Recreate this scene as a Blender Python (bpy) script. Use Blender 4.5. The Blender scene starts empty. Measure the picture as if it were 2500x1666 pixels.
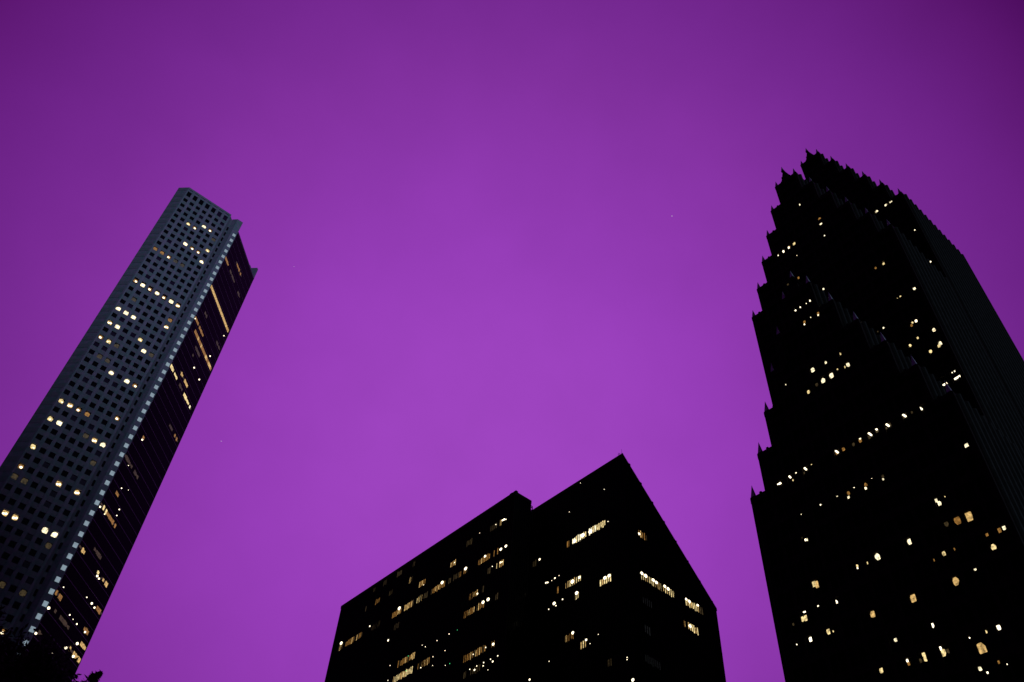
import bpy, math, random
from mathutils import Vector, Matrix
# ------------------------------------------------------------------ camera
sc = bpy.context.scene
COL = sc.collection
cd = bpy.data.cameras.new("camera"); cam = bpy.data.objects.new("camera", cd); COL.objects.link(cam)
cd.sensor_width = 36.0; cd.lens = 29.8532; cd.clip_start = 0.3; cd.clip_end = 20000
R = [[0.748355, -0.661101, 0.053945], [0.517624, 0.531212, -0.67073], [0.414764, 0.529868, 0.739737]]          # rows: camera x, y(down), z(forward) in the street-grid frame
cam.matrix_world = Matrix(((R[0][0], -R[1][0], -R[2][0], 0.0),
                           (R[0][1], -R[1][1], -R[2][1], 0.0),
                           (R[0][2], -R[1][2], -R[2][2], 1.7), (0, 0, 0, 1)))
sc.camera = cam
sc.render.resolution_x, sc.render.resolution_y = 1024, 682
vs = sc.view_settings
vs.view_transform = 'Standard'; vs.look = 'None'; vs.exposure = 0; vs.gamma = 1; vs.use_curve_mapping = False
sc.cycles.sample_clamp_indirect = 3.0

def lin(r, g, b):
    f = lambda c: (c/255/12.92) if c <= 10 else ((c/255+0.055)/1.055)**2.4
    return (f(r), f(g), f(b), 1)

# ------------------------------------------------------------------ dusk sky: a violet afterglow that falls off with the angle from its centre
w = bpy.data.worlds.new("World"); sc.world = w; w.use_nodes = True
nt = w.node_tree; nt.nodes.clear()
N = nt.nodes.new; L = nt.links.new
out = N('ShaderNodeOutputWorld'); bg = N('ShaderNodeBackground'); L(bg.outputs[0], out.inputs[0])
tc = N('ShaderNodeTexCoord')
GLOW = Vector((0.4666, 0.6227, 0.6281)).normalized()
dot = N('ShaderNodeVectorMath'); dot.operation = 'DOT_PRODUCT'; dot.inputs[1].default_value = GLOW
nrm = N('ShaderNodeVectorMath'); nrm.operation = 'NORMALIZE'; L(tc.outputs['Generated'], nrm.inputs[0]); L(nrm.outputs[0], dot.inputs[0])
ac = N('ShaderNodeMath'); ac.operation = 'ARCCOSINE'; L(dot.outputs['Value'], ac.inputs[0])
dv = N('ShaderNodeMath'); dv.operation = 'DIVIDE'; dv.inputs[1].default_value = math.pi; L(ac.outputs[0], dv.inputs[0])
ramp = N('ShaderNodeValToRGB'); L(dv.outputs[0], ramp.inputs[0])
stops = [(0, (158, 69, 192)), (8, (156, 67, 190)), (15, (149, 61, 183)), (20, (141, 56, 173)), (26, (130, 49, 159)), (32, (116, 40, 144)), (36, (106, 33, 132)), (40, (92, 23, 113)), (43, (74, 11, 91)), (47, (56, 5, 72)), (70, (27, 6, 42)), (95, (9, 7, 20)), (180, (5, 6, 12))]
el = ramp.color_ramp.elements
for i, (a, c) in enumerate(stops):
    e = el[i] if i < 2 else el.new(a/180)
    if i < 2: e.position = a/180
    e.color = lin(*c)
ns = N('ShaderNodeTexNoise'); ns.inputs['Scale'].default_value = 9; ns.inputs['Detail'].default_value = 6; L(nrm.outputs[0], ns.inputs['Vector'])
mr = N('ShaderNodeMapRange'); mr.inputs[1].default_value = 0.3; mr.inputs[2].default_value = 0.7; mr.inputs[3].default_value = 0.965; mr.inputs[4].default_value = 1.035
L(ns.outputs['Fac'], mr.inputs[0])
mu = N('ShaderNodeVectorMath'); mu.operation = 'SCALE'; L(ramp.outputs[0], mu.inputs[0]); L(mr.outputs[0], mu.inputs['Scale'])
L(mu.outputs[0], bg.inputs['Color']); bg.inputs['Strength'].default_value = 1.0

# ------------------------------------------------------------------ last blue twilight from the open sky behind the viewer
sd = bpy.data.lights.new("twilight_sun", 'SUN'); sd.energy = 0.88; sd.angle = math.radians(24); sd.color = (0.50, 0.70, 1.0)
so = bpy.data.objects.new("twilight_sun", sd); COL.objects.link(so)
sunfrom = Vector((math.sin(math.radians(4)), -math.cos(math.radians(4)), math.tan(math.radians(9))))
so.rotation_euler = sunfrom.to_track_quat('Z', 'Y').to_euler()

# ------------------------------------------------------------------ materials
def pbr(name, c1, c2=None, rough=0.6, scale=1.0, metallic=0.0, bump=0.0, ior=1.45, spec=0.5):
    m = bpy.data.materials.new(name); m.use_nodes = True; t = m.node_tree; b = t.nodes['Principled BSDF']
    b.inputs['Roughness'].default_value = rough; b.inputs['Metallic'].default_value = metallic; b.inputs['IOR'].default_value = ior
    b.inputs['Specular IOR Level'].default_value = spec
    tcn = t.nodes.new('ShaderNodeTexCoord'); n = t.nodes.new('ShaderNodeTexNoise'); n.inputs['Scale'].default_value = scale; n.inputs['Detail'].default_value = 5
    t.links.new(tcn.outputs['Object'], n.inputs['Vector'])
    rp = t.nodes.new('ShaderNodeValToRGB'); rp.color_ramp.elements[0].position = 0.38; rp.color_ramp.elements[1].position = 0.62
    rp.color_ramp.elements[0].color = (*c1, 1); rp.color_ramp.elements[1].color = (*(c2 or c1), 1)
    t.links.new(n.outputs['Fac'], rp.inputs[0]); t.links.new(rp.outputs[0], b.inputs['Base Color'])
    if bump:
        bm = t.nodes.new('ShaderNodeBump'); bm.inputs['Strength'].default_value = bump; bm.inputs['Distance'].default_value = 0.05
        t.links.new(n.outputs['Fac'], bm.inputs['Height']); t.links.new(bm.outputs[0], b.inputs['Normal'])
    return m
def glow(name, col, s, var=0.5, scale=2.2):
    """emissive material: a lit room behind glass, a lamp, or glow added to a panel"""
    m = bpy.data.materials.new(name); m.use_nodes = True; t = m.node_tree; b = t.nodes['Principled BSDF']
    b.inputs['Base Color'].default_value = (0.05, 0.05, 0.05, 1)
    b.inputs['Emission Color'].default_value = (*col, 1)
    tcn = t.nodes.new('ShaderNodeTexCoord'); n = t.nodes.new('ShaderNodeTexNoise'); n.inputs['Scale'].default_value = scale; n.inputs['Detail'].default_value = 3
    t.links.new(tcn.outputs['Object'], n.inputs['Vector'])
    r = t.nodes.new('ShaderNodeMapRange'); r.inputs[1].default_value = 0.3; r.inputs[2].default_value = 0.7
    r.inputs[3].default_value = s*(1-var); r.inputs[4].default_value = s*(1+var)
    t.links.new(n.outputs['Fac'], r.inputs[0]); t.links.new(r.outputs[0], b.inputs['Emission Strength'])
    m.cycles.emission_sampling = 'NONE'
    return m
GREY = pbr('grey_granite', (0.13, 0.175, 0.20), (0.235, 0.165, 0.26), 0.65, 0.8, bump=0.2)
GREYD = pbr('grey_granite_spandrel', (0.12, 0.16, 0.17), (0.20, 0.145, 0.21), 0.65, 0.8)
PALE = glow('pale_panel_glow', (0.52, 0.68, 0.80), 0.42, 0.15, 1.0)  # weak glow added so the pale panels stay bright down the fin
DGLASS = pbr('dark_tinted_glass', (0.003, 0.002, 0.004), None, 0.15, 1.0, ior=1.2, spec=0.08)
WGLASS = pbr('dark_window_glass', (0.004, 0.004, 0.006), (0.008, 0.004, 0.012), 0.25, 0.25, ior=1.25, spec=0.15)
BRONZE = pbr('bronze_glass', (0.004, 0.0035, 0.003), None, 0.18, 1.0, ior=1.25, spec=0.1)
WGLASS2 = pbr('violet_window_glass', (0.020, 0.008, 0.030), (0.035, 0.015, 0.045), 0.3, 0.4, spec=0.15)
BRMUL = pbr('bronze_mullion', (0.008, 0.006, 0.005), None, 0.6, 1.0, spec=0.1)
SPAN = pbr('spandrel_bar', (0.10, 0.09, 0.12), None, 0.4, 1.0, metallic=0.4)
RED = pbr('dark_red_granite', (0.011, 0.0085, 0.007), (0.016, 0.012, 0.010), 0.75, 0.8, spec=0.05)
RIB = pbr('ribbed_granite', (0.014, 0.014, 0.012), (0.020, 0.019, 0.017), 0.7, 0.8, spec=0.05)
LEAD = pbr('lead_grey_metal', (0.30, 0.32, 0.36), (0.36, 0.36, 0.42), 0.45, 1.5, metallic=0.2)
ROOF = pbr('roof_gravel', (0.05, 0.05, 0.05), (0.08, 0.08, 0.08), 0.9, 3)
LEAFM = pbr('leaf', (0.014, 0.026, 0.010), (0.026, 0.042, 0.014), 0.8, 0.8, spec=0.05)
BARK = pbr('bark', (0.06, 0.045, 0.035), (0.10, 0.08, 0.06), 0.9, 6, bump=0.6)
ASPH = pbr('asphalt', (0.040, 0.040, 0.042), (0.06, 0.06, 0.06), 0.9, 2, bump=0.3)
PAVE = pbr('paving_concrete', (0.22, 0.21, 0.20), (0.30, 0.29, 0.27), 0.85, 1.5, bump=0.2)
PAINT = pbr('road_paint', (0.6, 0.6, 0.57), (0.75, 0.75, 0.72), 0.7, 4)
CONC = pbr('brown_concrete', (0.13, 0.12, 0.11), (0.18, 0.17, 0.15), 0.85, 0.7)
G = {'W': glow('window_white', (1.0, 0.86, 0.54), 1.35, 0.6), 'Y': glow('window_yellow', (1.0, 0.76, 0.34), 0.95, 0.65),
     'A': glow('window_amber', (1.0, 0.63, 0.22), 0.60, 0.65), 'O': glow('window_orange', (1.0, 0.48, 0.11), 0.27, 0.6),
     'o': glow('window_dim', (0.75, 0.52, 0.22), 0.055, 0.6), 'q': glow('window_grey', (0.55, 0.60, 0.60), 0.012, 0.5),
     'd': glow('lamp_warm_white', (1.0, 0.86, 0.58), 2.8, 0.1), 'g': glow('lamp_green', (0.08, 0.9, 0.30), 1.2, 0.1),
     's': glow('starlight', (1.0, 0.95, 0.9), 0.9, 0.0)}

# ------------------------------------------------------------------ mesh helpers
class MB:
    def __init__(s): s.v = []; s.f = []; s.mi = []; s.mats = []
    def m(s, mat):
        if mat not in s.mats: s.mats.append(mat)
        return s.mats.index(mat)
    def poly(s, pts, mat):
        k = len(s.v); s.v += [tuple(p) for p in pts]; s.f.append(tuple(range(k, k+len(pts)))); s.mi.append(s.m(mat))
    def box(s, a, b, mat, F=None):
        """axis box from corner a to corner b, through the frame F (a function of a point) when given"""
        x0, y0, z0 = a; x1, y1, z1 = b
        P = [(x0,y0,z0),(x1,y0,z0),(x1,y1,z0),(x0,y1,z0),(x0,y0,z1),(x1,y0,z1),(x1,y1,z1),(x0,y1,z1)]
        if F: P = [F(p) for p in P]
        k = len(s.v); s.v += P; i = s.m(mat)
        for q in ((0,3,2,1),(4,5,6,7),(0,1,5,4),(1,2,6,5),(2,3,7,6),(3,0,4,7)):
            s.f.append(tuple(k+j for j in q)); s.mi.append(i)
    def prism(s, base, z0, z1, mat, top=None):
        """upright prism over the plan outline base (list of x, y)"""
        k = len(s.v); n = len(base); i = s.m(mat); j = s.m(top or mat)
        s.v += [(x, y, z0) for x, y in base]+[(x, y, z1) for x, y in base]
        for q in range(n):
            r = (q+1) % n; s.f.append((k+q, k+r, k+n+r, k+n+q)); s.mi.append(i)
        s.f.append(tuple(k+n+q for q in range(n))); s.mi.append(j)
        s.f.append(tuple(k+q for q in reversed(range(n)))); s.mi.append(i)
    def extrude(s, prof, x0, x1, mat, axis=0):
        """profile of (u, z) points carried along x from x0 to x1 (axis 0) or along y (axis 1)"""
        k = len(s.v); n = len(prof); i = s.m(mat)
        g = (lambda c, u, z: (c, u, z)) if axis == 0 else (lambda c, u, z: (u, c, z))
        s.v += [g(x0, u, z) for u, z in prof]+[g(x1, u, z) for u, z in prof]
        for q in range(n):
            r = (q+1) % n; s.f.append((k+q, k+r, k+n+r, k+n+q)); s.mi.append(i)
        s.f.append(tuple(k+q for q in reversed(range(n)))); s.mi.append(i)
        s.f.append(tuple(k+n+q for q in range(n))); s.mi.append(i)
    def ball(s, c, r, mat, sx=1, sy=1, sz=1, nu=8, nv=6):
        k = len(s.v); i = s.m(mat)
        for a in range(1, nv):
            for b in range(nu):
                t = math.pi*a/nv; p = 2*math.pi*b/nu
                s.v.append((c[0]+r*sx*math.sin(t)*math.cos(p), c[1]+r*sy*math.sin(t)*math.sin(p), c[2]+r*sz*math.cos(t)))
        top = len(s.v); s.v += [(c[0], c[1], c[2]+r*sz), (c[0], c[1], c[2]-r*sz)]
        for a in range(nv-2):
            for b in range(nu):
                e = (b+1) % nu; s.f.append((k+a*nu+b, k+(a+1)*nu+b, k+(a+1)*nu+e, k+a*nu+e)); s.mi.append(i)
        for b in range(nu):
            e = (b+1) % nu
            s.f.append((top, k+b, k+e)); s.mi.append(i)
            s.f.append((top+1, k+(nv-2)*nu+e, k+(nv-2)*nu+b)); s.mi.append(i)
    def tube(s, a, b, r0, r1, mat, n=8):
        a = Vector(a); b = Vector(b); d = (b-a).normalized(); u = d.orthogonal().normalized(); v = d.cross(u); k = len(s.v); i = s.m(mat)
        for c, r in ((a, r0), (b, r1)):
            for q in range(n):
                t = 2*math.pi*q/n; s.v.append(tuple(c+(u*math.cos(t)+v*math.sin(t))*r))
        for q in range(n):
            e = (q+1) % n; s.f.append((k+q, k+e, k+n+e, k+n+q)); s.mi.append(i)
        s.f.append(tuple(k+q for q in reversed(range(n)))); s.mi.append(i); s.f.append(tuple(k+n+q for q in range(n))); s.mi.append(i)
    def build(s, name, parent=None, label=None, kind=None):
        me = bpy.data.meshes.new(name); me.from_pydata(s.v, [], s.f)
        for m in s.mats: me.materials.append(m)
        me.polygons.foreach_set('material_index', s.mi); me.update()
        o = bpy.data.objects.new(name, me); COL.objects.link(o)
        if parent: o.parent = parent; o.matrix_parent_inverse = Matrix.Translation(-parent.location) if parent.type == 'EMPTY' else Matrix.Identity(4)
        if label: o['label'] = label
        if kind: o['kind'] = kind
        return o
def empty(name, loc, label, cat, group=None):
    o = bpy.data.objects.new(name, None); COL.objects.link(o); o.location = loc; o['label'] = label; o['category'] = cat
    if group: o['group'] = group
    return o
def tag(o, label, cat, group=None):
    o['label'] = label; o['category'] = cat
    if group: o['group'] = group
    return o

def blob(mb, F, u, v, hw, hh, mat, rnd, d0=0.0, d1=0.04):
    """an uneven many-sided glowing pane: F maps (u across, v up, d out of the glass) to a point"""
    pts = []
    for (a, b) in ((-1, -1), (1, -1), (1, 1), (-1, 1)):
        c = rnd.uniform(0.1, 0.85); e = rnd.uniform(0.1, 0.85)
        p1 = (a*hw, b*hh*(1-c)); p2 = (a*hw*(1-e), b*hh)
        pts += [p1, p2] if a*b > 0 else [p2, p1]
    k = len(mb.v); n = len(pts); i = mb.m(mat)
    mb.v += [F(u+p, v+q, d0) for p, q in pts]+[F(u+p, v+q, d1) for p, q in pts]
    for q in range(n):
        r = (q+1) % n; mb.f.append((k+q, k+r, k+n+r, k+n+q)); mb.mi.append(i)
    mb.f.append(tuple(k+n+q for q in range(n))); mb.mi.append(i)

# ================================================================== THE SETTING
def structure(o): o['kind'] = 'structure'; return o
g = MB(); g.poly([(-3000, -3000, 0), (3000, -3000, 0), (3000, 3000, 0), (-3000, 3000, 0)], PAVE)
structure(g.build('ground'))
roads = [((-600, 84), (600, 104)), ((-600, -30), (600, -12)), ((72, -600), (92, 600))]
for i, ((x0, y0), (x1, y1)) in enumerate(roads):
    g = MB(); h = 0.012+0.004*i
    g.poly([(x0, y0, h), (x1, y0, h), (x1, y1, h), (x0, y1, h)], ASPH); structure(g.build('road'))
g = MB()
for k in range(-60, 60):
    if not (70 < k*9+5 < 94) : g.poly([(k*9, 93.9, .03), (k*9+4, 93.9, .03), (k*9+4, 94.1, .03), (k*9, 94.1, .03)], PAINT)
for k in range(-60, 60):
    if not (80 < k*9+3 < 108) and not (-34 < k*9+3 < -8): g.poly([(81.9, k*9, .03), (82.1, k*9, .03), (82.1, k*9+4, .03), (81.9, k*9+4, .03)], PAINT)
structure(g.build('road_markings'))
for (x0, y0, x1, y1) in ((-600, 80.5, 68, 84), (96, 80.5, 600, 84), (-600, 104, 68, 107.5), (96, 104, 600, 107.5), (68.5, 107.5, 72, 600), (92, 107.5, 95.5, 600), (68.5, -8, 72, 80.5), (92, -8, 95.5, 80.5)):
    g = MB(); g.box((x0, y0, -0.1), (x1, y1, 0.13), PAVE); structure(g.build('pavement'))

# ================================================================== RIGHT: the stepped, gabled tower
rnd = random.Random(4)
S = 1.13
sz = lambda z: 1.7+S*(z-1.7)
bank = empty('gabled_tower', (sz(0)*0+S*115, S*44.2, 0), 'black tower with three tiers of stepped gables, spiked corners and scattered small lit windows', 'skyscraper')
YCS = [43.85*S, 45.8*S, 45.6*S]
OFF = [17.65*S, 14.75*S, 11.85*S, 8.95*S, 6.05*S, 3.15*S]
TX = [100*S, 118*S, 140*S, 169.5*S]
BASE = [89.2, 150.9, 187.0]
FL = 3.8*S; CEIL = sz(89.9); BAY = 2.9*S/2
def htop(k, a):
    """height of tier k at distance a from its centre line"""
    if a > OFF[0]: return 0
    n = max(i for i in range(6) if a <= OFF[i]+1e-6)
    return sz(BASE[k]+7.65*n)
def profile(k, inset=0.0, drop=0.0):
    YC = YCS[k]
    R_ = [(YC-OFF[0]+inset, 0)]
    for i in range(6):
        z = sz(BASE[k]+7.65*i)-drop
        R_.append((YC-OFF[i]+inset, z))
        if i < 5: R_.append((YC-OFF[i+1]+inset, z))
    z5 = sz(BASE[k]+7.65*5)-drop; pk = 4.3*S
    for t in range(0, 7):                      # concave sweep up to the peak
        q = t/6; R_.append((YC-(2.3*S-(1.95*S)*q), z5+pk*(1-math.cos(q*math.pi/2))))
    Lp = [(2*YC-y, z) for y, z in reversed(R_)]
    return R_+Lp
for k in range(3):
    x0, x1 = TX[k], TX[k+1]-(0.03 if k < 2 else 0); YC = BOFF = YCS[k]
    mb = MB()
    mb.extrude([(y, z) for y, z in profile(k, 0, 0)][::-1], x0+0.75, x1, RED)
    # piers and spandrels standing in front of the glazing
    nb = int(OFF[0]/BAY)+1
    for j in range(-nb-1, nb+2):
        y = BOFF+(j+0.5)*BAY; a = abs(y-YC)
        if a > OFF[0]: continue
        h = min(htop(k, abs(y-0.3-YC)), htop(k, abs(y+0.3-YC)))-1.1
        if h > 0: mb.box((x0+(0.34 if j % 2 else 0.42), y-(0.32 if j % 2 else 0.16), 0), (x0+0.74, y+(0.32 if j % 2 else 0.16), h), RED)
    zf = CEIL-FL*40
    while zf < sz(BASE[k]+7.65*5):
        if zf > 1:
            n = 0
            for i in range(6):
                if zf+1.1 < sz(BASE[k]+7.65*i)-1.2: n = i; break
            else: n = None
            if n is not None: mb.box((x0+0.30, YC-OFF[n]+0.05, zf), (x0+0.745, YC+OFF[n]-0.05, zf+1.35), RED)
        zf += FL
    # coping of each step and its small upstand
    for i in range(6):
        z = sz(BASE[k]+7.65*i)
        for sgn in (-1, 1):
            ya, yb = sorted((YC+sgn*OFF[i], YC+sgn*(OFF[i+1]-0.02 if i < 5 else 0.9)))
            mb.box((x0, ya, z-1.3), (x0+0.748, yb, z-0.003), RED)
            ye = YC+sgn*OFF[i]; yf = ye-sgn*0.75; ya2, yb2 = sorted((ye-sgn*0.004, yf)); mb.box((x0+0.1, ya2, 0 if i == 0 else sz(BASE[k]+7.65*(i-1))-0.1), (x0+0.746, yb2, z-1.3), RED)
            yn = YC+sgn*(OFF[i]-2.05*S); mb.box((x0+0.05, yn-0.22, z-0.003), (x0+0.6, yn+0.22, z+0.42), RED)
    mb.box((x0-0.01, YC-0.9, sz(BASE[k]+7.65*5)-1.3), (x0+0.745, YC+0.9, sz(BASE[k]+7.65*5)+2.0), RED)
    mb.build('gabled_block', bank)
    gl = MB()                                  # glazing: a thin sheet over the block's front
    gl.extrude([(y, z) for y, z in profile(k, 0.0, 0.5)][::-1], x0+0.70, x0+0.747, BRONZE)
    gl.build('glazing', bank)
    # ribbed side walls: half-round piers with rounded heads along each long side and on every step
    for sgn in (-1,):
        sp = MB()
        for i in range(6):
            zb = 0 if i == 0 else sz(BASE[k]+7.65*(i-1)); zt = sz(BASE[k]+7.65*i)
            if i == 0 and k > 0: zb = 0
            yy = YC+sgn*OFF[i]; sp.box((x0+0.8, yy-0.02, zb), (x1-0.01, yy-0.001, zt-0.2), BRONZE); n = int((x1-x0)/2.5); pitch = (x1-x0-0.8)/n
            for q in range(n):
                xc = x0+0.8+(q+0.5)*pitch; rr = pitch*0.19
                ring = [(xc+rr*math.cos(t*math.pi/4), yy+sgn*(0.03+0.42*math.sin(t*math.pi/4))) for t in range(5)]
                ring = [(xc-rr, yy-sgn*0.5)][::1]+ring[::-1]+[(xc+rr, yy-sgn*0.5)]
                sp.prism(ring if sgn > 0 else ring[::-1], zb, zt+0.3, RIB)
                sp.ball((xc, yy-sgn*0.05, zt+0.3), rr*0.98, RED, 1, 0.45, 0.75, 8, 6)
        sp.build('ribbed_side_wall', bank)
    # obelisks on the corners of the steps and on the peak
    for i in range(6):
        for sgn in (-1, 1):
            z = sz(BASE[k]+7.65*i); yc = YC+sgn*(OFF[i]-0.55); p = MB(); xc = x0+0.50; hgt = 2.9
            b = 0.47
            p.box((xc-b, yc-b, z-0.002), (xc+b, yc+b, z+0.16), RED)
            tip = (xc, yc, z+0.16+hgt); q = [(xc-b*.86, yc-b*.86, z+.16), (xc+b*.86, yc-b*.86, z+.16), (xc+b*.86, yc+b*.86, z+.16), (xc-b*.86, yc+b*.86, z+.16)]
            for e in range(4): p.poly([q[e], q[(e+1) % 4], tip], LEAD)
            p.build('pinnacle', bank)
    z = sz(BASE[k]+7.65*5)+4.3*S; p = MB(); xc = x0+0.5; b = 0.42
    p.box((xc-b, YC-b, z-.25), (xc+b, YC+b, z+0.12), RED)
    q = [(xc-b*.9, YC-b*.9, z+.12), (xc+b*.9, YC-b*.9, z+.12), (xc+b*.9, YC+b*.9, z+.12), (xc-b*.9, YC+b*.9, z+.12)]
    for e in range(4): p.poly([q[e], q[(e+1) % 4], (xc, YC, z+2.6)], LEAD)
    p.build('pinnacle', bank)

BANKL = [[2,45.7,239.72,"d",0.22],[2,39.39,210.63,"W",0.61],[2,37.43,210.52,"W",0.57],[2,35.77,210.67,"W",0.57],[2,40.22,210.94,"o",0.41],[2,36.55,210.68,"o",0.41],[1,50.72,199.83,"d",0.34],[1,46.93,188.11,"O",0.54],[1,47.05,187.29,"d",0.47],[1,47.21,182.07,"d",0.14],[1,60.66,186.56,"d",0.25],[1,60.42,187.31,"o",0.36],[1,58.98,186.64,"d",0.45],[1,58.81,187.45,"o",0.36],[1,56.99,186.69,"d",0.36],[1,56.8,187.54,"O",0.36],[1,55.7,187.31,"Y",0.47],[1,55.58,181.85,"d",0.14],[1,57.01,173.9,"O",0.38],[1,60.12,174.1,"o",0.35],[1,37.06,160.55,"d",0.39],[1,36.91,161.25,"o",0.32],[1,39.15,160.93,"O",0.33],[2,33.2,194.62,"d",0.23],[2,33.33,180.74,"d",0.22],[1,32.2,148.47,"W",0.4],[1,36.63,148.52,"d",0.25],[1,37.36,148.49,"d",0.09],[1,51.92,164.79,"d",0.27],[0,46.88,140.45,"d",0.16],[0,47.83,140.44,"d",0.17],[0,47.23,139.27,"d",0.23],[0,48.48,139.19,"d",0.18],[0,50.06,140.36,"d",0.17],[0,51.06,140.38,"d",0.17],[0,49.82,139.22,"d",0.18],[0,51.01,139.19,"d",0.2],[0,46.83,134.67,"O",0.31],[0,46.87,134.14,"d",0.21],[0,48.43,134.81,"d",0.2],[0,50.05,134.71,"O",0.34],[0,50.05,134.03,"d",0.21],[1,42.63,142.86,"d",0.21],[1,43.83,142.86,"o",0.18],[1,36.39,139.77,"d",0.3],[1,35.93,139.63,"d",0.33],[1,37.0,139.28,"O",0.33],[1,32.17,134.96,"W",0.44],[1,33.39,134.88,"O",0.32],[1,32.45,130.87,"W",0.46],[1,33.84,130.49,"Y",0.35],[1,36.9,135.28,"Y",0.27],[1,38.82,134.53,"Y",0.33],[1,35.82,130.29,"Y",0.41],[1,33.23,120.95,"B",0.59],[1,32.38,121.06,"B",0.39],[1,35.76,120.96,"B",0.42],[1,33.72,122.74,"d",0.13],[1,32.39,122.76,"d",0.16],[2,37.72,144.29,"d",0.19],[0,51.14,121.68,"W",0.5],[0,50.05,117.84,"W",0.54],[0,47.99,117.8,"W",0.53],[0,48.25,121.47,"d",0.3],[0,45.07,121.46,"d",0.27],[0,46.51,118.31,"d",0.19],[0,45.2,117.93,"Y",0.24],[0,44.23,118.01,"W",0.46],[0,53.44,117.17,"Y",0.39],[0,48.61,117.45,"o",0.24],[0,51.22,117.7,"o",0.37],[0,57.07,121.95,"d",0.14],[0,59.64,121.52,"O",0.2],[0,51.13,101.09,"T",0.51],[0,50.24,101.05,"O",0.34],[0,51.24,100.97,"O",0.34],[0,46.54,101.37,"d",0.27],[0,46.9,100.93,"O",0.34],[0,47.98,100.91,"o",0.34],[0,44.62,101.07,"T",0.59],[0,44.97,100.69,"o",0.34],[0,43.35,101.42,"T",0.34],[0,43.63,101.13,"o",0.34],[0,41.3,100.96,"T",0.47],[0,41.74,100.64,"o",0.22],[0,40.63,100.94,"o",0.34],[0,38.17,101.11,"T",0.53],[0,38.38,100.92,"o",0.22],[0,36.91,101.63,"d",0.16],[0,37.26,101.11,"o",0.22],[0,35.31,100.76,"T",0.42],[0,56.34,101.37,"d",0.16],[0,57.62,101.03,"T",0.42],[0,58.14,100.47,"o",0.23],[0,59.62,101.33,"d",0.13],[0,60.92,101.06,"T",0.33],[0,60.36,100.14,"d",0.17],[0,63.28,100.8,"B",0.35],[0,40.53,92.96,"d",0.13],[0,43.77,93.01,"d",0.17],[0,46.99,92.93,"d",0.16],[0,45.02,91.64,"d",0.22],[0,44.94,92.27,"o",0.26],[0,50.22,92.83,"d",0.13],[0,48.23,91.59,"d",0.24],[0,48.08,92.28,"O",0.33],[0,53.47,92.78,"d",0.14],[0,51.48,91.51,"d",0.26],[0,51.34,92.31,"O",0.33],[0,56.72,92.74,"d",0.15],[0,60.28,92.79,"d",0.16],[0,30.38,88.98,"W",0.42],[0,38.46,84.53,"W",0.33],[0,38.11,83.23,"W",0.35],[0,36.85,84.59,"d",0.27],[0,37.0,83.83,"d",0.1],[0,34.71,84.58,"d",0.1],[0,35.08,79.7,"A",0.71],[0,37.16,79.8,"O",0.61],[0,38.27,79.93,"o",0.41],[0,43.93,79.37,"W",0.43],[0,50.31,79.27,"W",0.54],[0,53.4,79.22,"d",0.25],[0,53.42,78.83,"d",0.13],[0,51.82,78.98,"Y",0.15],[0,51.23,75.93,"d",0.12],[0,30.33,75.43,"W",0.32],[0,33.66,75.93,"O",0.25],[0,31.95,75.39,"O",0.38],[0,33.7,71.81,"Y",0.49],[0,36.85,71.22,"d",0.22],[0,43.44,76.05,"d",0.12],[0,40.48,75.3,"d",0.38],[0,40.23,75.74,"Y",0.24],[0,42.12,75.03,"O",0.2],[0,38.58,75.33,"O",0.2],[0,40.43,71.65,"A",0.6],[0,47.05,71.63,"A",0.56],[0,61.29,79.61,"Y",0.49],[0,60.22,79.15,"A",0.54],[0,53.63,71.09,"A",0.49],[0,58.26,74.96,"d",0.29],[0,61.5,75.74,"d",0.32],[0,63.58,75.73,"d",0.41],[0,64.6,74.55,"Y",0.41],[0,63.53,74.49,"Y",0.45],[0,66.74,74.32,"o",0.22],[0,60.36,71.3,"Y",0.44],[0,59.99,70.63,"d",0.13],[0,63.57,70.81,"d",0.4],[0,66.57,70.88,"d",0.09],[0,50.56,65.84,"d",0.34],[0,45.14,65.87,"d",0.3],[0,53.7,62.4,"d",0.42],[0,50.12,62.46,"d",0.2],[0,50.24,62.02,"O",0.24],[0,48.27,61.86,"o",0.29],[0,47.29,62.46,"d",0.35],[0,47.31,61.84,"Y",0.33],[0,45.24,62.47,"d",0.27],[0,44.95,61.83,"Y",0.49],[0,43.83,61.81,"o",0.29],[0,40.86,62.47,"d",0.09],[0,58.52,63.35,"d",0.09],[0,40.41,58.94,"A",0.72],[0,40.76,58.22,"d",0.36],[0,40.52,57.4,"d",0.15],[0,38.55,58.28,"O",0.24],[0,37.56,57.61,"d",0.08],[0,43.5,59.2,"d",0.08],[0,37.49,63.47,"d",0.33],[0,37.94,63.58,"d",0.1],[0,37.03,62.47,"d",0.4],[0,38.7,62.46,"d",0.23],[0,60.96,88.93,"d",0.17],[0,60.87,87.66,"d",0.2],[0,60.46,87.56,"d",0.22],[0,61.6,88.41,"o",0.17]]
cells = {}
for (k, y, z, t, r) in BANKL:
    BOFF = YCS[k]; j = round((y-BOFF)/BAY); jm = int((OFF[0]-1.75)/BAY); j = max(-jm, min(jm, j)); n = math.ceil((z-0.35-CEIL)/FL)   # window rows hang below each ceiling line
    cells.setdefault((k, j, n), []).append((y, z, t, r))
order = sorted(cells, key=lambda c: -max(e[3]*(2 if e[2] in 'AYW' else 1) for e in cells[c]))
rest = MB()
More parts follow.
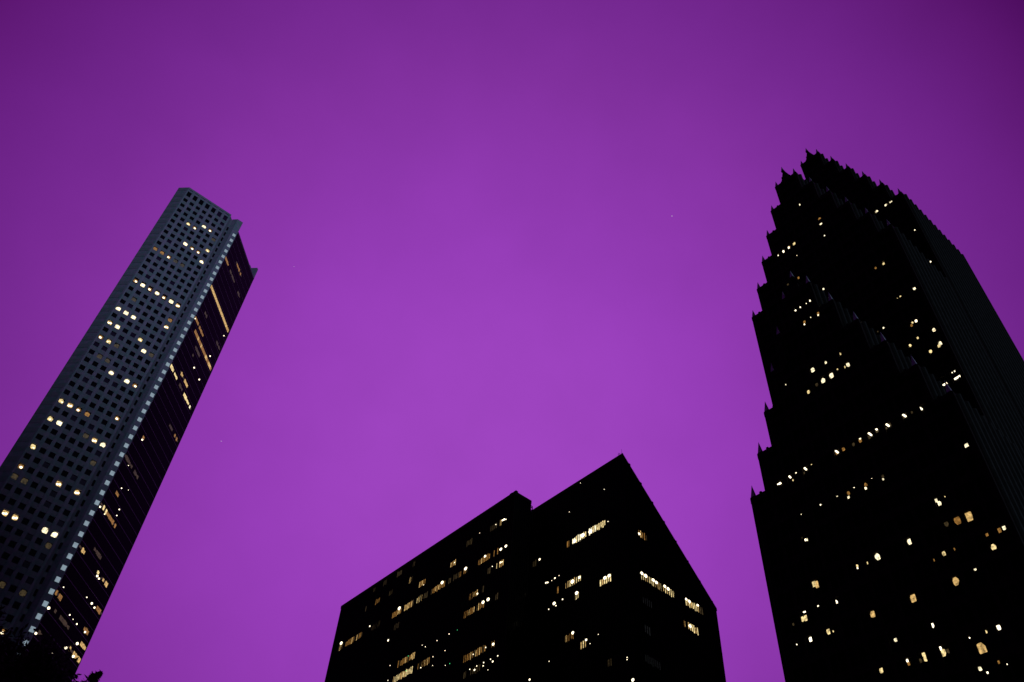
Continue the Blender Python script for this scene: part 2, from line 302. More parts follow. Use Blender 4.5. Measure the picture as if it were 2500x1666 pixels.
for idx, c in enumerate(order):
    k, j, n = c; x0 = TX[k]; BOFF = YCS[k]; yc = BOFF+j*BAY; ztop = CEIL+n*FL; mb = MB() if idx < 85 else rest; panes = []
    F = lambda u, v, d, x0=x0: (x0+0.69-d, u, v)
    lamps = None; lset = []
    hw = BAY/2-0.2
    has = [e for e in cells[c] if e[2] not in 'dBT']
    if not has: has = [(yc, cells[c][0][1]-0.2, 'q', 0.5)]
    for (y, z, t, r) in has:
        a = min(hw, max(0.14, r*0.70)); b = min(1.3, max(0.2, r*1.05))
        if t in 'A': b = min(1.35, r*1.1)
        u = min(max(y, yc-hw+a), yc+hw-a); v = min(max(z, ztop-2.9+b), ztop-b+0.1)
        if t == 'q': a, b, u, v = hw*.9, 1.2, yc, ztop-1.5
        mb_m = (G['Y'] if r > 0.9 else G['A']) if t == 'A' else WGLASS if t == 'q' else G[t]
        if idx < 85: mb = MB(); panes.append(mb)
        blob(mb, F, u, v, a, b, mb_m, rnd)
    for (y, z, t, r) in cells[c]:
        u = min(max(y, yc-hw+min(r, hw)*.6), yc+hw-min(r, hw)*.6)
        if idx < 85: lamps = MB(); lset.append(lamps)
        else: lamps = rest
        if t not in 'dBT': continue
        if t == 'd':
            r = min(r, 0.6)
            blob(lamps, F, u, z, r*rnd.uniform(.5, .75), r*rnd.uniform(.7, 1.05), G[rnd.choice('ddWWY')], rnd, 0.05, 0.14)
        elif t == 'B': lamps.tube((x0+0.5, y-r, z+0.05), (x0+0.5, y+r, z-0.02), 0.17, 0.17, G['d'])
        elif t == 'T': lamps.tube((x0+0.5, y+r*.30, z+r*.62), (x0+0.5, y-r*.30, z-r*.62), 0.16, 0.16, G['d'])
    if idx < 85:
        for mb in panes: w_ = mb.build('lit_window', bank)
        for lamps in lset:
            if lamps.v: lamps.build('ceiling_lamp', w_)
if rest.v: rest.build('lit_windows', bank, kind='stuff')

# ================================================================== MIDDLE: the two slant-roofed towers of dark bronze glass
MUL = 0.72
def curtain(parent, plane, c, u0, u1, ztop, out):
    """mullions up a flat glass wall; plane 0: x = c, plane 1: y = c; ztop(u) gives the roofline"""
    mb = MB(); n = int((u1-u0)/MUL)
    for i in range(n+1):
        u = u0+i*(u1-u0)/n; h = ztop(u)-0.05
        if plane == 0: mb.box((c-0.17, u-0.07, 0), (c+0.0, u+0.07, h), BRMUL)
        else: mb.box((u-0.07, c-0.17, 0), (u+0.07, c+0.0, h), BRMUL)
    return mb.build('mullions', parent)
def bands(parent, data, plane, c, rows, mat_g=G):
    zs = lambda z: min(rows, key=lambda r: abs(r-z))
    items = []; F = (lambda u, v, d: (c-0.02-d, u, v)) if plane == 0 else (lambda u, v, d: (u, c-0.02-d, v))
    wins = []
    for (a, z, b, t, h) in data:
        if t in 'dg': continue
        u0, u1 = min(a, b), max(a, b); wins.append([u0, u1, zs(z), t, []])
    for (a, z, b, t, r) in data:
        if t not in 'dg': continue
        best = None
        for w_ in wins:
            if w_[0]-0.8 <= a <= w_[1]+0.8 and abs(w_[2]-z) < 2.3: best = w_
        if best is None:
            best = [a-0.3, a+0.3, z-0.5, 'x', []]; wins.append(best)
        best[4].append((a, z, t, r))
    for (u0, u1, z, t, lamps) in wins:
        mb = MB(); n = max(1, round((u1-u0)/MUL)); st = (u1-u0)/n
        for i in range(n):
            tt = t
            if t != 'x':
                rr = rnd.random()
                if t == 'W': tt = 'W' if rr < .5 else 'Y'
                elif t == 'Y': tt = 'Y' if rr < .7 else 'A'
                elif t == 'O': tt = 'A' if rr < .3 else ('O' if rr < .85 else 'o')
                hh = rnd.uniform(0.75, 1.12); m_ = mat_g[tt]
            else: hh = 0.35; m_ = BRONZE
            zz = z+rnd.uniform(-.1, .1)
            gp = rnd.uniform(.12, .2)*(0.6 if tt == 'W' else 1); ua = u0+i*st+gp; ub = u0+(i+1)*st-gp
            if plane == 0: mb.box((c-0.05, ua, zz-hh), (c-0.004, ub, zz+hh), m_)
            else: mb.box((ua, c-0.05, zz-hh), (ub, c-0.004, zz+hh), m_)
        w_ = mb.build('lit_window', parent)
        if lamps:
            for (a, zl, tl, r) in lamps:
                lb = MB()
                p = (c-0.16, a, zl) if plane == 0 else (a, c-0.16, zl)
                r = max(r, 0.15)*(0.85 if r > .3 else .7); sx_, sy_ = (0.5, 1.1) if plane == 0 else (1.1, 0.5)
                lb.ball(p, r, G[tl] if tl == 'g' else G['d'], sx_, sy_, 0.9)
                lb.build('ceiling_lamp', w_)

HB = 158.9
tb = empty('slant_roofed_tower', (156, 142, 0), 'black glass tower with a pointed peak and a roof slanting down to the right', 'skyscraper', 'pair of black glass towers')
bx0, by0, bx1, by1 = 139.0, 123.1, 173.0, 161.3
slope = lambda x: HB-(x-bx0)*(HB-125.2)/(bx1-bx0)
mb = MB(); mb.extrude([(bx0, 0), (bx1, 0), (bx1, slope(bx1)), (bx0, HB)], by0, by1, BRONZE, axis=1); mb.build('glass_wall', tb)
mb = MB()
mb.extrude([(bx0-0.25, HB-0.55), (bx1+0.25, slope(bx1)-0.55), (bx1+0.25, slope(bx1)+0.25), (bx0-0.25, HB+0.25)], by0-0.25, by0+0.1, BRMUL, axis=1)
mb.box((bx0-0.25, by0+0.1, HB-0.9), (bx0+0.1, by1+0.2, HB+0.22), BRMUL)
mb.build('roof_edge', tb)
for q in range(9):
    u = bx0+2.6+q*4.3
    if u > bx1: break
    mb = MB(); zq = slope(u)+0.2; mb.box((u-0.35, by0-0.2, zq-0.5), (u+0.3, by0+1.2, zq+0.42), BRMUL); mb.build('roof_cleat', tb)
curtain(tb, 0, bx0, by0, by1, lambda u: HB, -1); curtain(tb, 1, by0, bx0, bx1, slope, -1)
mb = MB()
for dy, hh in ((0.7, 2.6), (1.6, 1.6), (2.0, 2.1)): mb.tube((bx0+0.5, by0+dy, HB), (bx0+0.5, by0+dy, HB+hh), 0.06, 0.03, LEAD)
mb.tube((bx0+0.5, by0+1.3, HB+1.5), (bx0+0.5, by0+2.2, HB+1.6), 0.05, 0.05, LEAD); mb.build('antenna', tb)
RB = [157.9, 150.5, 139.4, 134.8, 130.6, 126.7, 122.0, 115.1, 111.3, 107.5, 103.6, 99.8, 93.5]
bands(tb, [[145.48,138.98,144.44,"O",-0.1],[143.41,139.74,137.71,"W",-0.1],[142.2,139.06,0,"d",0.61],[139.02,139.42,0,"d",0.74],[136.94,139.44,132.56,"W",0.1],[136.06,139.22,0,"d",0.73],[132.45,139.41,130.43,"Y",-0.0],[129.41,139.14,0,"d",0.19],[159.59,139.13,157.95,"o",-0.2],[156.5,139.77,0,"d",0.41],[153.5,130.89,0,"d",0.31],[152.81,130.68,0,"d",0.31],[151.21,130.52,0,"d",0.13],[149.93,130.77,0,"d",0.31],[148.29,130.87,0,"d",0.17],[149.42,126.88,148.34,"O",0.0],[152.26,127.0,151.84,"O",-0.1],[145.96,126.48,139.91,"Y",-0.4],[143.03,126.74,0,"d",0.68],[140.42,126.85,0,"d",0.46],[142.22,121.98,140.8,"Y",0.1],[141.48,122.66,0,"d",0.59],[146.8,123.02,0,"d",0.3],[150.05,123.13,0,"d",0.56],[149.31,122.15,0,"d",0.26],[152.11,122.24,0,"d",0.26],[133.23,121.97,129.05,"Y",0.1],[131.18,122.68,0,"d",0.57],[129.72,122.66,0,"d",0.53],[145.85,111.26,142.35,"O",0.0],[142.9,111.94,0,"d",0.49],[140.35,107.7,138.05,"Y",-0.2],[138.19,108.29,0,"d",0.36],[136.84,106.78,0,"d",0.16],[133.97,108.17,0,"d",0.16],[151.53,107.37,0,"d",0.1],[124.97,99.04,0,"d",0.19],[125.0,98.53,0,"d",0.17],[158.75,104.92,0,"d",0.34],[131.38,97.39,129.94,"o",-0.9],[123.56,93.2,0,"d",0.45],[140.83,158.8,0,"d",0.18],[139.75,157.92,0,"d",0.09],[130.42,150.47,0,"d",0.09],[144.38,150.04,0,"d",0.11]], 0, bx0, RB); bands(tb, [[143.2,134.89,146.9,"O",0.5],[143.66,134.48,0,"d",0.42],[143.17,122.05,151.04,"Y",0.6],[143.64,122.59,0,"d",0.53],[145.04,122.49,0,"d",0.61],[147.89,122.56,0,"d",0.53],[149.03,122.41,0,"d",0.53],[151.6,122.25,156.01,"Y",0.2],[152.25,122.75,0,"d",0.5],[153.51,122.56,0,"d",0.54],[160.28,122.43,165.68,"Y",0.4],[160.53,122.69,0,"d",0.42],[161.71,122.53,0,"d",0.55],[165.11,122.89,0,"d",0.43],[165.77,122.48,167.31,"o",0.0],[158.43,115.07,159.57,"O",-0.2],[160.27,115.09,164.27,"Y",0.3],[160.9,115.2,0,"d",0.54],[143.17,114.3,146.82,"q",0.7],[143.19,107.93,145.59,"q",-0.2],[142.98,99.89,148.25,"q",0.1]], 1, by0, RB)

ta = empty('slant_roofed_tower', (146, 205, 0), 'long black glass tower whose level roofline runs down to the left', 'skyscraper', 'pair of black glass towers')
ax, ay0, ay1 = 129.2, 157.6, 250.8
plan = [(ax, ay0), (135.70, ay0), (147, 171.5), (168, 192), (168, ay1), (ax, ay1)]
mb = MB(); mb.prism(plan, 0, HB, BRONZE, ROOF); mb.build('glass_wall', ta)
mb = MB(); mb.box((ax-0.25, ay0-0.25, HB-0.9), (ax+0.1, ay1+0.25, HB+0.25), BRMUL); mb.box((ax+0.1, ay0-0.25, HB-0.9), (135.6, ay0+0.1, HB+0.25), BRMUL); mb.build('roof_edge', ta)
curtain(ta, 0, ax, ay0, ay1, lambda u: HB, -1); curtain(ta, 1, ay0, ax+0.5, 135.4, lambda u: HB, -1)
mb = MB()    # window-washing bracket on the corner by the gap
mb.tube((135.6, ay0+0.2, HB-1.2), (136.3, ay0+0.2, HB-1.3), .12, .12, BRMUL); mb.tube((136.3, ay0+.2, HB-1.2), (136.7, ay0+.2, HB-7.5), .14, .14, BRMUL)
for q in range(7): mb.tube((135.5, ay0+.2, HB-1.8-q*0.95), (136.4+q*.05, ay0+.2, HB-1.8-q*0.95), .13, .13, BRMUL)
mb.build('roof_bracket', ta)
mb = MB(); mb.box((ax+0.05, ay0-0.2, HB+.2), (ax+.9, ay0+1.0, HB+.75), BRMUL); mb.box((ax-0.15, ay0+1.2, HB+.1), (ax+.5, ay0+2.4, HB+.6), BRMUL); mb.build('roof_box', ta)
RA = [156.8, 151.0, 146.8, 141.3, 136.3, 131.2, 126.2, 122.2, 117.8, 112.4, 107.6]
bands(ta, [[168.26,150.91,165.06,"o",-0.0],[165.5,151.22,0,"d",0.23],[163.87,150.62,163.03,"Y",0.2],[162.51,151.21,0,"d",0.34],[161.76,151.15,0,"d",0.42],[160.93,150.77,0,"d",0.27],[173.11,151.94,0,"d",0.14],[179.6,150.94,176.61,"o",0.4],[186.65,146.71,183.91,"O",0.3],[184.38,146.73,0,"d",0.28],[172.65,141.33,167.16,"O",-0.4],[169.37,142.04,0,"d",0.46],[165.86,141.18,165.18,"O",-0.0],[164.07,141.2,163.4,"O",-0.0],[162.27,141.09,0,"d",0.56],[160.07,141.11,0,"d",0.52],[167.98,135.98,166.29,"o",-0.1],[165.57,136.92,0,"d",0.22],[164.0,136.28,163.45,"Y",0.0],[162.75,136.24,160.7,"O",-0.3],[161.95,136.57,0,"d",0.33],[161.23,136.45,0,"d",0.26],[208.04,156.98,206.57,"o",-0.3],[217.0,156.63,214.06,"o",-0.3],[224.72,156.87,222.43,"o",-0.3],[230.92,156.21,228.88,"o",-0.5],[208.66,151.13,206.52,"O",0.2],[202.52,147.02,199.03,"O",0.1],[199.57,145.58,0,"d",0.19],[220.01,151.21,217.97,"o",-0.4],[227.62,151.1,225.18,"O",-0.3],[233.57,151.62,232.58,"o",-0.0],[195.18,141.33,188.16,"O",-0.6],[189.6,142.09,0,"d",0.64],[186.66,141.1,185.25,"o",-0.3],[184.25,141.38,182.39,"o",-0.3],[182.08,141.78,180.45,"O",-0.4],[179.46,141.59,176.85,"O",-0.4],[178.29,141.91,0,"d",0.66],[215.61,141.97,210.32,"O",-0.6],[211.64,142.31,0,"d",0.72],[209.09,141.58,203.93,"O",-0.1],[202.64,141.64,199.37,"Y",-0.0],[198.95,142.45,196.59,"o",-0.5],[228.11,142.49,0,"d",0.31],[226.82,142.73,222.33,"o",-0.6],[246.69,142.67,243.44,"O",-0.4],[245.09,142.75,0,"d",0.7],[242.49,142.6,236.5,"O",-0.9],[235.82,142.58,232.09,"O",-0.5],[213.08,136.54,210.33,"o",-0.2],[215.05,132.66,0,"d",0.42],[175.33,131.59,171.35,"O",-0.0],[169.61,131.09,168.68,"o",0.1],[171.4,130.66,0,"d",0.34],[163.31,125.98,161.97,"o",-0.1],[176.9,126.66,172.08,"O",-0.4],[171.6,126.83,167.96,"O",-0.5],[168.42,126.76,0,"d",0.59],[166.24,126.73,0,"d",0.62],[182.81,122.67,0,"d",0.23],[188.37,122.76,0,"d",0.19],[193.9,122.87,0,"d",0.2],[183.82,118.04,0,"d",0.17],[189.35,118.16,0,"d",0.17],[195.66,123.99,0,"d",0.14],[179.06,122.49,0,"g",0.15],[202.25,122.99,0,"g",0.18],[180.88,113.23,0,"g",0.17],[202.19,118.39,0,"g",0.24],[207.75,122.25,198.93,"O",-0.8],[208.78,118.0,199.05,"Y",-0.2],[196.98,117.69,190.81,"O",-0.9],[194.75,116.81,0,"d",0.23],[211.46,123.21,0,"d",0.19],[211.27,118.53,0,"d",0.2],[188.99,115.47,0,"d",0.11],[182.87,113.36,0,"d",0.15],[175.33,112.75,165.76,"O",-0.2],[170.69,112.28,0,"d",0.23],[165.57,112.37,0,"d",0.25],[163.67,112.33,161.86,"O",-0.2],[162.52,112.18,0,"d",0.46],[174.33,107.69,173.15,"o",-0.7],[171.69,108.03,167.35,"o",-0.2],[171.57,108.42,0,"d",0.22],[169.52,107.55,0,"d",0.32],[168.69,108.34,0,"d",0.23],[166.0,107.45,0,"d",0.25],[165.9,108.31,0,"d",0.25],[163.15,108.25,0,"d",0.23],[162.14,107.28,0,"d",0.31],[160.28,108.17,0,"d",0.24],[163.86,105.62,0,"d",0.12]], 0, ax, RA)

# ================================================================== LEFT: the tall grey granite tower with the cut-off glass corner
ch = empty('granite_tower', (34, 262, 0), 'tall grey granite tower gridded with square windows beside a dark glass corner', 'skyscraper')
CY = 247.0; HT = 304.8; HG = 297.7
U0, PW = 14.05+0.35, 2.87
cols = [U0+0.2+i*PW for i in range(7)]
XL, XR = 13.25, 33.45
body = [(XL, CY+0.6), (XR-0.05, CY+0.6), (XR+0.9, CY+1.5), (35.1, CY+1.5), (36.7, CY+0.05), (38.9, CY+0.05), (39.25, CY+0.4), (40.3, CY+1.45), (40.3, CY+9), (54.8, CY+20.5), (54.8, 292), (12.6, 292), (12.6, 252.9), (10.15, 250.45), (XL-0.35, CY+0.25+.7)]
rows = [(300.95, 1.55)]+[(296.55-3.81*k, 0.97) for k in range(14)]+[(242.2, 1.5)]+[(237.5-3.8*k, 0.97) for k in range(60)]
fp = MB()
fp.prism([(XL, CY+0.6), (XR, CY+0.6), (XR, CY+3), (XL, CY+3)], 0, HT, GREY, ROOF)      # main block behind the grid
fp.prism([(12.7, 250.0), (XR, 250.0), (54.7, 268), (54.7, 291), (12.7, 291)], 0, HT-9, GREY, ROOF)
hw = 0.87
edges = [XL]+[c for cc in cols for c in (cc-hw, cc+hw)]+[XR]
for i in range(0, len(edges), 2):
    fp.box((edges[i], CY, 0), (edges[i+1], CY+0.6, HT), GREY)
    if 0 < i < len(edges)-2:
        xm = (edges[i]+edges[i+1])/2; fp.box((xm-0.33, CY-0.10, 0), (xm+0.33, CY+0.0, HT-1.2), GREY)
zs = [r for r in rows if r[0] > 4]
for c in cols:
    zt = HT
    for (z, hh) in zs:
        fp.box((c-hw, CY+0.16, z+hh), (c+hw, CY+0.6, zt), GREYD if zt < HT else GREY); zt = z-hh
    fp.box((c-hw, CY+0.16, 0), (c+hw, CY+0.6, zt), GREYD)
fp.box((XL, CY-0.12, HT-1.1), (XR, CY+0.0, HT), GREY)
fp.build('granite_wall', ch)
# chamfer on the left, 45 degrees, faintly banded floor by floor
cf = MB()
cf.prism([(XL, CY), (XL, CY+3), (12.75, 253), (12.7, 252.8), (10.2, 250.35), (10.0, 250.25)][::1], 0, HT, GREY, ROOF)
d = Vector((-1, 1, 0)).normalized(); o_ = Vector((XL, CY, 0)); nn = Vector((-1, -1, 0)).normalized()
FC = lambda p: tuple(o_+d*p[0]+nn*p[1]+Vector((0, 0, p[2])))
for (z, hh) in zs: cf.box((0.5, 0.003, z+hh), (4.35, 0.09, z+3.81-hh), GREYD, FC)
cf.build('corner_pier', ch)
# recess with its slot windows, then the fin beside the glass
rc = MB()
rc.prism([(XR, CY), (34.35, CY+0.95), (35.15, CY+0.95+.4), (36.0, CY+4), (XR, CY+4)], 0, HT-1.0, GREYD, ROOF)
rc.build('recess_wall', ch)
fn = MB()
fn.prism([(35.0, CY+1.75), (36.65, CY+0.0), (39.15, CY+0.0), (39.2, CY+0.1), (39.2, CY+2.6), (37.5, CY+4)], 0, HT, GREY, ROOF)
for (z, hh) in zs: fn.box((36.75, CY-0.05, z+0.75), (37.45, CY+0.0, z+2.5), GREY)
fn.build('corner_fin', ch)
# pale panels with an added glow up the fin's outer edge
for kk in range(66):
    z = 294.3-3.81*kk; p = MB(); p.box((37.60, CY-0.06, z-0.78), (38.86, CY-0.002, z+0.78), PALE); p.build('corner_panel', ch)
for kk in range(68):
    pass
sl = MB()
d3 = Vector((1, 0.55, 0)).normalized()
for kk in range(70):
    z = 296.6-3.81*kk; sl.box((34.45, CY+0.70, z-1.0), (35.12, CY+1.0, z+1.0), WGLASS)
sl.build('slot_windows', ch, kind='stuff')
# the glass corner: 25.5 m wide, at 45 degrees
o2 = Vector((39.22, CY+0.12, 0)); dg = Vector((1, 1, 0)).normalized(); ng = Vector((1, -1, 0)).normalized()
FG = lambda p: tuple(o2+dg*p[0]+ng*p[1]+Vector((0, 0, p[2])))
GW = 25.45
gw = MB(); gw.box((0, -3, 0), (GW, 0, HG), DGLASS, FG); gw.build('glass_corner', ch)
gb = MB()
for kk in range(78):
    z = HG-1.0-3.81*kk
    gb.box((0, 0.001, z-0.08), (GW, 0.07, z+0.08), SPAN, FG)
gb.box((0, 0.001, HG-0.5), (GW, 0.14, HG+0.15), SPAN, FG)
gb.build('floor_bands', ch)
ff = MB(); ff.box((GW-0.0, -3.4, 0), (GW+0.06, 0.02, HT), GREY, FG); ff.box((GW-2.4, -3.4, HG-0.5), (GW, -3.05, HT), GREY, FG); ff.box((GW-0.8, -3.05, HG-.5), (GW, -0.1, HT), GREY, FG); ff.build('far_fin', ch)

# windows of the granite face
CM = [[20.19,284.84,"Y"],[23.39,284.53,"L"],[26.26,288.25,"W"],[29.46,288.13,"L"],[23.21,273.02,"W"],[26.22,272.64,"L"],[29.02,272.61,"L"],[31.89,276.86,"Y"],[31.78,268.6,"W"],[23.18,262.09,"o"],[31.97,284.33,"o"],[14.62,261.7,"O"],[17.49,262.02,"O"],[20.22,261.85,"L"],[23.1,261.8,"o"],[14.51,241.31,"L"],[16.88,240.9,"W"],[20.35,240.81,"L"],[23.12,240.72,"W"],[25.92,240.63,"L"],[28.8,240.59,"W"],[31.47,241.28,"A"],[17.27,233.59,"o"],[31.37,233.15,"O"],[31.59,229.09,"A"],[14.26,225.95,"W"],[17.14,225.82,"W"],[20.02,225.92,"W"],[14.29,218.29,"A"],[17.02,218.18,"W"],[14.25,210.86,"L"],[17.02,210.59,"Y"],[20.03,210.57,"o"],[25.7,218.12,"Y"],[28.71,214.37,"W"],[31.02,214.36,"o"],[22.96,199.02,"W"],[17.08,202.94,"o"],[20.11,203.06,"o"],[28.77,199.25,"W"],[30.95,199.37,"L"],[14.36,180.11,"Y"],[16.73,180.42,"A"],[19.95,179.74,"L"],[22.65,179.83,"O"],[13.98,172.55,"Y"],[16.94,172.89,"W"],[31.62,183.4,"L"],[28.57,172.21,"A"],[31.53,172.17,"W"],[25.65,173.1,"o"],[13.64,160.98,"Y"],[13.74,153.71,"L"],[31.55,164.4,"o"],[14.17,149.67,"o"],[25.72,153.3,"A"],[31.58,153.35,"A"],[16.99,149.55,"o"],[16.8,138.91,"A"],[17.1,138.25,"A"],[28.62,137.74,"W"],[31.7,137.84,"W"],[31.84,107.4,"L"],[26.02,118.83,"o"],[35.08,121.57,"o"],[34.49,136.73,"o"]]
lit = {}
for (x, z, t) in CM:
    ci = min(range(7), key=lambda i: abs(cols[i]-x)); ri = min(range(len(zs)), key=lambda i: abs(zs[i][0]-z))
    while (ci, ri) in lit: ci = (ci+1) % 7
    lit[(ci, ri)] = t
dark = [(ci, ri) for ri in range(len(zs)) for ci in range(7) if (ci, ri) not in lit]
seen = [c for c in dark if 100 < zs[c[1]][0]]
seen.sort(key=lambda c: zs[c[1]][0]-zs[c[1]][1]*100)       # the tall ones and the lowest in view show largest
big = set(seen[:100])
rest = MB()
for c in dark:
    z, hh = zs[c[1]]; mb = MB() if c in big else rest
    mb.box((cols[c[0]]-hw, CY+0.50, z-hh), (cols[c[0]]+hw, CY+0.595, z+hh), WGLASS2 if rnd.random() < .16 else WGLASS)
    if c in big: mb.build('window', ch)
rest.build('windows', ch, kind='stuff')
FM = lambda u, v, dd: (u, CY+0.499-dd, v)
for (ci, ri), t in lit.items():
    z, hh = zs[ri]; x = cols[ci]; mb = MB(); lp = MB()
    mb.box((x-hw, CY+0.50, z-hh), (x+hw, CY+0.595, z+hh), WGLASS)
    if t == 'W':
        blob(mb, FM, x+rnd.uniform(-.08, .08), z+rnd.uniform(-.1, .1), 0.78, 0.86, G['W'], rnd)
        if rnd.random() < .6: lp.ball((x+.2, CY+0.35, z+.1), 0.42, G['d'], 1, .3, 1)
    elif t == 'Y': blob(mb, FM, x, z, 0.72, 0.80, G['Y'], rnd); lp.ball((x+rnd.uniform(-.4, .4), CY+0.35, z-.3), 0.20, G['d'], 1, .4, 1)
    elif t == 'A':
        blob(mb, FM, x, z, 0.78, 0.82, G['A'], rnd)
        for a, b in ((-.33, -.3), (.33, -.05)): lp.ball((x+a, CY+0.35, z+b), 0.34, G['d'], 1, .35, 1)
    elif t == 'L':
        blob(mb, FM, x, z, 0.70, 0.75, G['O'], rnd); lp.ball((x+rnd.uniform(-.2, .3), CY+0.35, z-.25), 0.42, G['d'], 1, .35, .9)
    elif t == 'O': blob(mb, FM, x, z, 0.74, 0.82, G['O'], rnd)
    else: blob(mb, FM, x, z, 0.80, 0.90, G['o'], rnd)
    w_ = mb.build('lit_window', ch)
    if lp.v: lp.build('ceiling_lamp', w_)
# lit rooms behind the glass corner
CG = [[-0.0,280.0,4.25,"O",-0.1],[6.69,279.99,13.24,"o",-0.5],[8.05,287.27,16.06,"O",0.1],[18.23,279.56,21.45,"o",0.0],[-0.77,260.61,24.33,"A",-0.5],[4.06,248.87,6.76,"o",-0.6],[-0.17,240.78,0,"d",0.3],[-0.02,240.89,9.94,"O",1.7],[3.59,239.43,24.34,"O",0.2],[21.76,260.47,24.39,"O",0.8],[22.54,255.83,0,"d",0.31],[19.52,248.6,24.18,"o",-0.6],[8.32,232.74,13.65,"o",-0.2],[8.9,228.97,9.98,"o",-0.5],[13.34,227.72,0,"d",0.43],[19.68,227.78,0,"d",0.44],[-0.56,213.34,6.99,"Y",-1.1],[9.52,213.14,13.02,"o",-0.8],[14.64,212.98,23.19,"Y",-0.3],[6.72,217.07,14.9,"A",-0.7],[14.85,197.92,17.98,"o",-0.6],[20.22,197.66,24.07,"O",-0.6],[4.36,182.5,0,"d",0.43],[3.98,183.15,5.25,"O",-0.5],[-0.58,171.56,6.34,"o",-0.1],[3.93,170.99,0,"d",0.17],[8.04,171.67,11.75,"o",-0.4],[4.35,160.57,6.52,"O",0.3],[6.0,163.56,0,"d",0.29],[9.72,166.85,0,"d",0.15],[9.81,159.52,0,"d",0.29],[19.67,240.5,0,"d",0.4],[-0.74,152.25,4.81,"Y",0.2],[4.81,152.42,12.22,"O",0.1],[0.44,152.1,0,"d",0.42],[4.12,152.1,0,"d",0.25],[9.86,159.52,0,"d",0.3],[10.04,155.75,0,"d",0.26],[-0.32,137.92,3.95,"A",-0.2],[7.03,141.45,12.5,"o",0.2],[13.65,137.9,14.87,"Y",-0.7],[14.44,137.07,0,"d",0.51],[15.84,136.9,0,"d",0.42],[16.94,137.26,21.64,"A",0.6],[2.17,125.36,0,"d",0.24],[-0.4,122.31,3.92,"O",-0.2],[0.01,118.0,0,"d",0.67],[3.3,118.1,4.41,"o",-0.3],[10.54,121.94,0,"d",0.29],[15.53,122.03,0,"d",0.33],[12.88,121.67,0,"d",0.16],[6.78,118.12,13.16,"o",0.2],[14.35,130.21,0,"d",0.25],[17.9,130.32,0,"d",0.51],[20.09,130.2,0,"d",0.42],[21.22,129.77,25.18,"O",-0.1],[20.97,122.75,0,"d",0.42],[19.74,122.18,22.98,"O",-0.9],[-0.03,110.92,0,"d",0.51],[1.15,111.16,3.18,"o",-0.1],[19.79,118.46,0,"d",0.71],[21.42,118.58,25.0,"A",-0.0],[15.62,114.92,0,"d",0.57],[16.56,114.81,20.95,"A",0.3],[20.71,115.01,0,"d",0.58],[21.2,114.96,25.04,"A",0.5],[10.63,110.46,0,"d",0.4]]
gfl = [HG-1.0-3.81*k-1.905 for k in range(78)]
wins = []
for (a, z, b, t, h) in CG:
    if t == 'd': continue
    wins.append([max(0.05, min(a, b)), min(GW-.1, max(a, b)), min(gfl, key=lambda r: abs(r-z)), t, []])
for (a, z, b, t, r) in CG:
    if t != 'd': continue
    a = max(a, 0.35); zz = min(gfl, key=lambda q: abs(q-z)); best = None
    for w_ in wins:
        if abs(w_[2]-zz) < .1 and w_[0]-1 < a < w_[1]+1: best = w_
    if best is None: best = [a-.3, a+.3, zz, 'x', []]; wins.append(best)
    best[4].append((a, max(zz-1.1, min(z, zz+1.1)), r))
for (u0, u1, z, t, lamps) in wins:
    mb = MB(); n = max(1, round((u1-u0)/0.95)); st = (u1-u0)/n
    for i in range(n):
        if t == 'x': m_ = DGLASS; hh = 0.5
        else:
            tt = t; rr = rnd.random(); hh = rnd.uniform(0.45, 0.75) if t in 'Ao' else rnd.uniform(.4, .8)
            if t == 'O': tt = 'O' if rr < .8 else 'o'
            if t == 'Y': tt = 'Y' if rr < .7 else 'W'
            if u1-u0 > 18: tt = 'A' if z > 255 or rr < .35 else 'O'; hh = 0.8
            elif rr > .82: m_ = G['o']; hh = .3; mb.box((u0+i*st+0.03, 0.002, z-hh), (u0+(i+1)*st-0.03, 0.03, z+hh), m_, FG); continue
            m_ = G[tt]
        mb.box((u0+i*st+0.03, 0.002, z-hh), (u0+(i+1)*st-0.03, 0.03, z+hh), m_, FG)
    if not mb.v: mb.box((u0+.1, 0.002, z-.5), (u1-.1, 0.03, z+.5), G['o'], FG)
    w_ = mb.build('lit_window', ch)
    if lamps:
        for (a, zl, r) in lamps: lb = MB(); p = FG((a, 0.1, zl)); lb.ball(p, min(r, .6)*.8, G['d'], .9, .9, .8); lb.build('ceiling_lamp', w_)

# ================================================================== unseen slab added behind the viewer to keep twilight off the lower storeys
ob = empty('shade_block', (15, -78, 0), 'unseen concrete slab added behind the viewer to shade the towers', 'light blocker')
mb = MB(); mb.box((-70, -100, 0), (100, -60, 238.0), CONC); mb.build('wall', ob)
mb = MB()
for k in range(4, int(238.0)-4, 4): mb.box((-68, -60.002, k), (98, -59.97, k+1.9), WGLASS)
mb.build('shade_block_strips', ob)

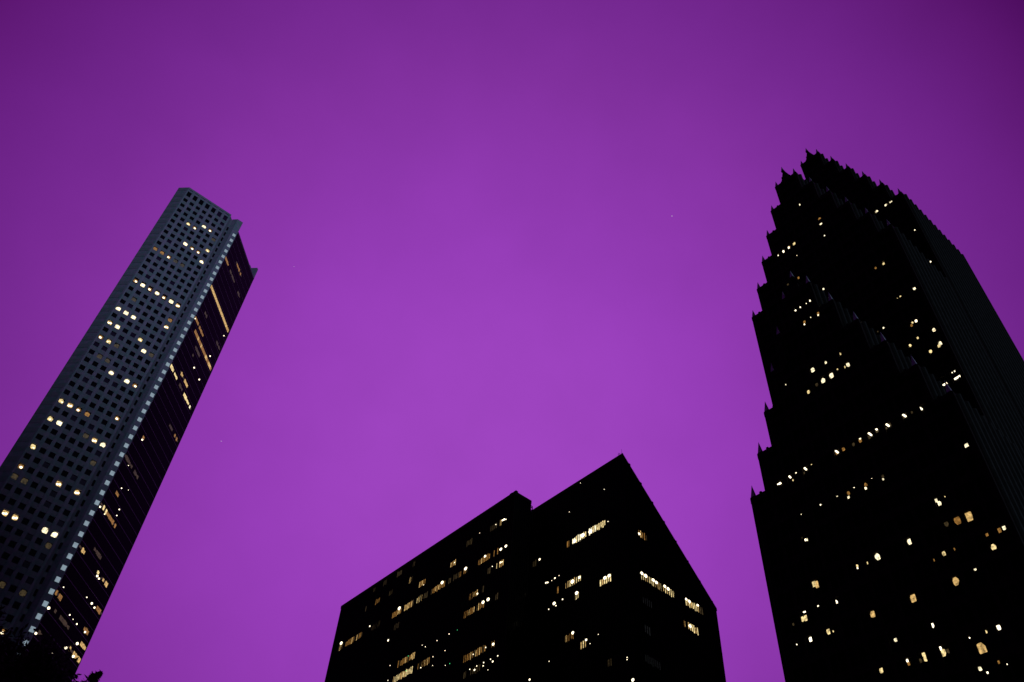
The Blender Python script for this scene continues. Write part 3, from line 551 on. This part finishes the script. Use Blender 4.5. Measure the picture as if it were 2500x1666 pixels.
# ================================================================== trees at the lower left
def tree(name, label, x, y, h, cr, ch_, cz, n, seed, lean=0.0, cone=False):
    r = random.Random(seed); t = empty(name, (x, y, 0), label, 'tree')
    tb_ = MB(); top = Vector((x+lean, y, cz)); tb_.tube((x, y, 0), (x+lean*.5, y, cz*.5), cr*.09+.08, cr*.06+.06, BARK, 10); tb_.tube((x+lean*.5, y, cz*.5), top, cr*.06+.06, .05, BARK, 8)
    clumps = []
    for i in range(130 if not cone else 34):
        a = r.uniform(0, 2*math.pi); e = r.uniform(-.9, 1); q = (1-e*e)**.5; f = r.uniform(.55, .93)
        if cone: tt = r.random()**.8; rad = cr*(1-tt)*0.95+0.12; p = Vector((x+lean+rad*math.cos(a)*r.uniform(.5, 1), y+rad*math.sin(a)*r.uniform(.5, 1), cz-ch_+2*ch_*tt))
        else:
            dx, dy = q*math.cos(a), q*math.sin(a); m4 = (dx**4+dy**4+e**4)**.25; f = r.uniform(.25, .88)
            p = top+Vector((cr*dx/m4*f, cr*dy/m4*f, ch_*e/m4*f))
        clumps.append((p, r.uniform(.55, 1.05)*cr*(.30 if not cone else .3)))
        if i % 3 == 0: tb_.tube(tuple(Vector((x+lean*.6, y, max(cz*.45, min(p.z-0.6, cz))))), tuple(p), .07, .02, BARK, 5)
    tb_.build('trunk', t)
    lf = MB(); li = lf.m(LEAFM)
    for i in range(n):
        p, cr_ = r.choice(clumps)
        v = Vector([max(-1.7, min(1.7, r.gauss(0, 1))) for _ in range(3)])*cr_*.46+p
        s_ = r.uniform(.07, .13)*(1.0 if not cone else .9)
        u = Vector((r.gauss(0, 1), r.gauss(0, 1), r.gauss(0, 1))).normalized(); w2 = u.orthogonal().normalized(); k = len(lf.v)
        lf.v += [tuple(v-u*s_*1.4), tuple(v+w2*s_*.6), tuple(v+u*s_*1.4), tuple(v-w2*s_*.6)]; lf.f.append((k, k+1, k+2, k+3)); lf.mi.append(li)
    lf.build('crown', t)
def at(azd, dist): return dist*math.cos(math.radians(azd)), dist*math.sin(math.radians(azd))
x, y = at(83.5, 38); tree('broadleaf_tree', 'broad dark leafy tree in front of the granite tower', x, y, 12, 5.2, 4.1, 12.85, 110000, 3)
x, y = at(76.7, 42); tree('young_tree', 'slender dark treetop poking up against the purple sky', x, y, 18.5, .62, 2.4, 16.75, 3600, 8, cone=True)

# ================================================================== the first stars
def star(x, y, z, s_, label):
    mb = MB(); mb.ball((x, y, z), s_, G['s']); o = mb.build('star'); tag(o, label, 'star', 'first stars of the evening')
ST = [([2797.8, 1908.5, 4952.8], 2.3, 'brightest star, high in open sky left of the gabled tower'), ([1237.7, 4619.2, 3623.6], 1.9, 'star low beside the dark glass corner of the granite tower'), ([1026.6, 3780.7, 4544.5], 1.5, 'faintest star above the granite tower, to the right of its roof')]
for (p, s_, lb) in ST: star(*p, s_, lb)
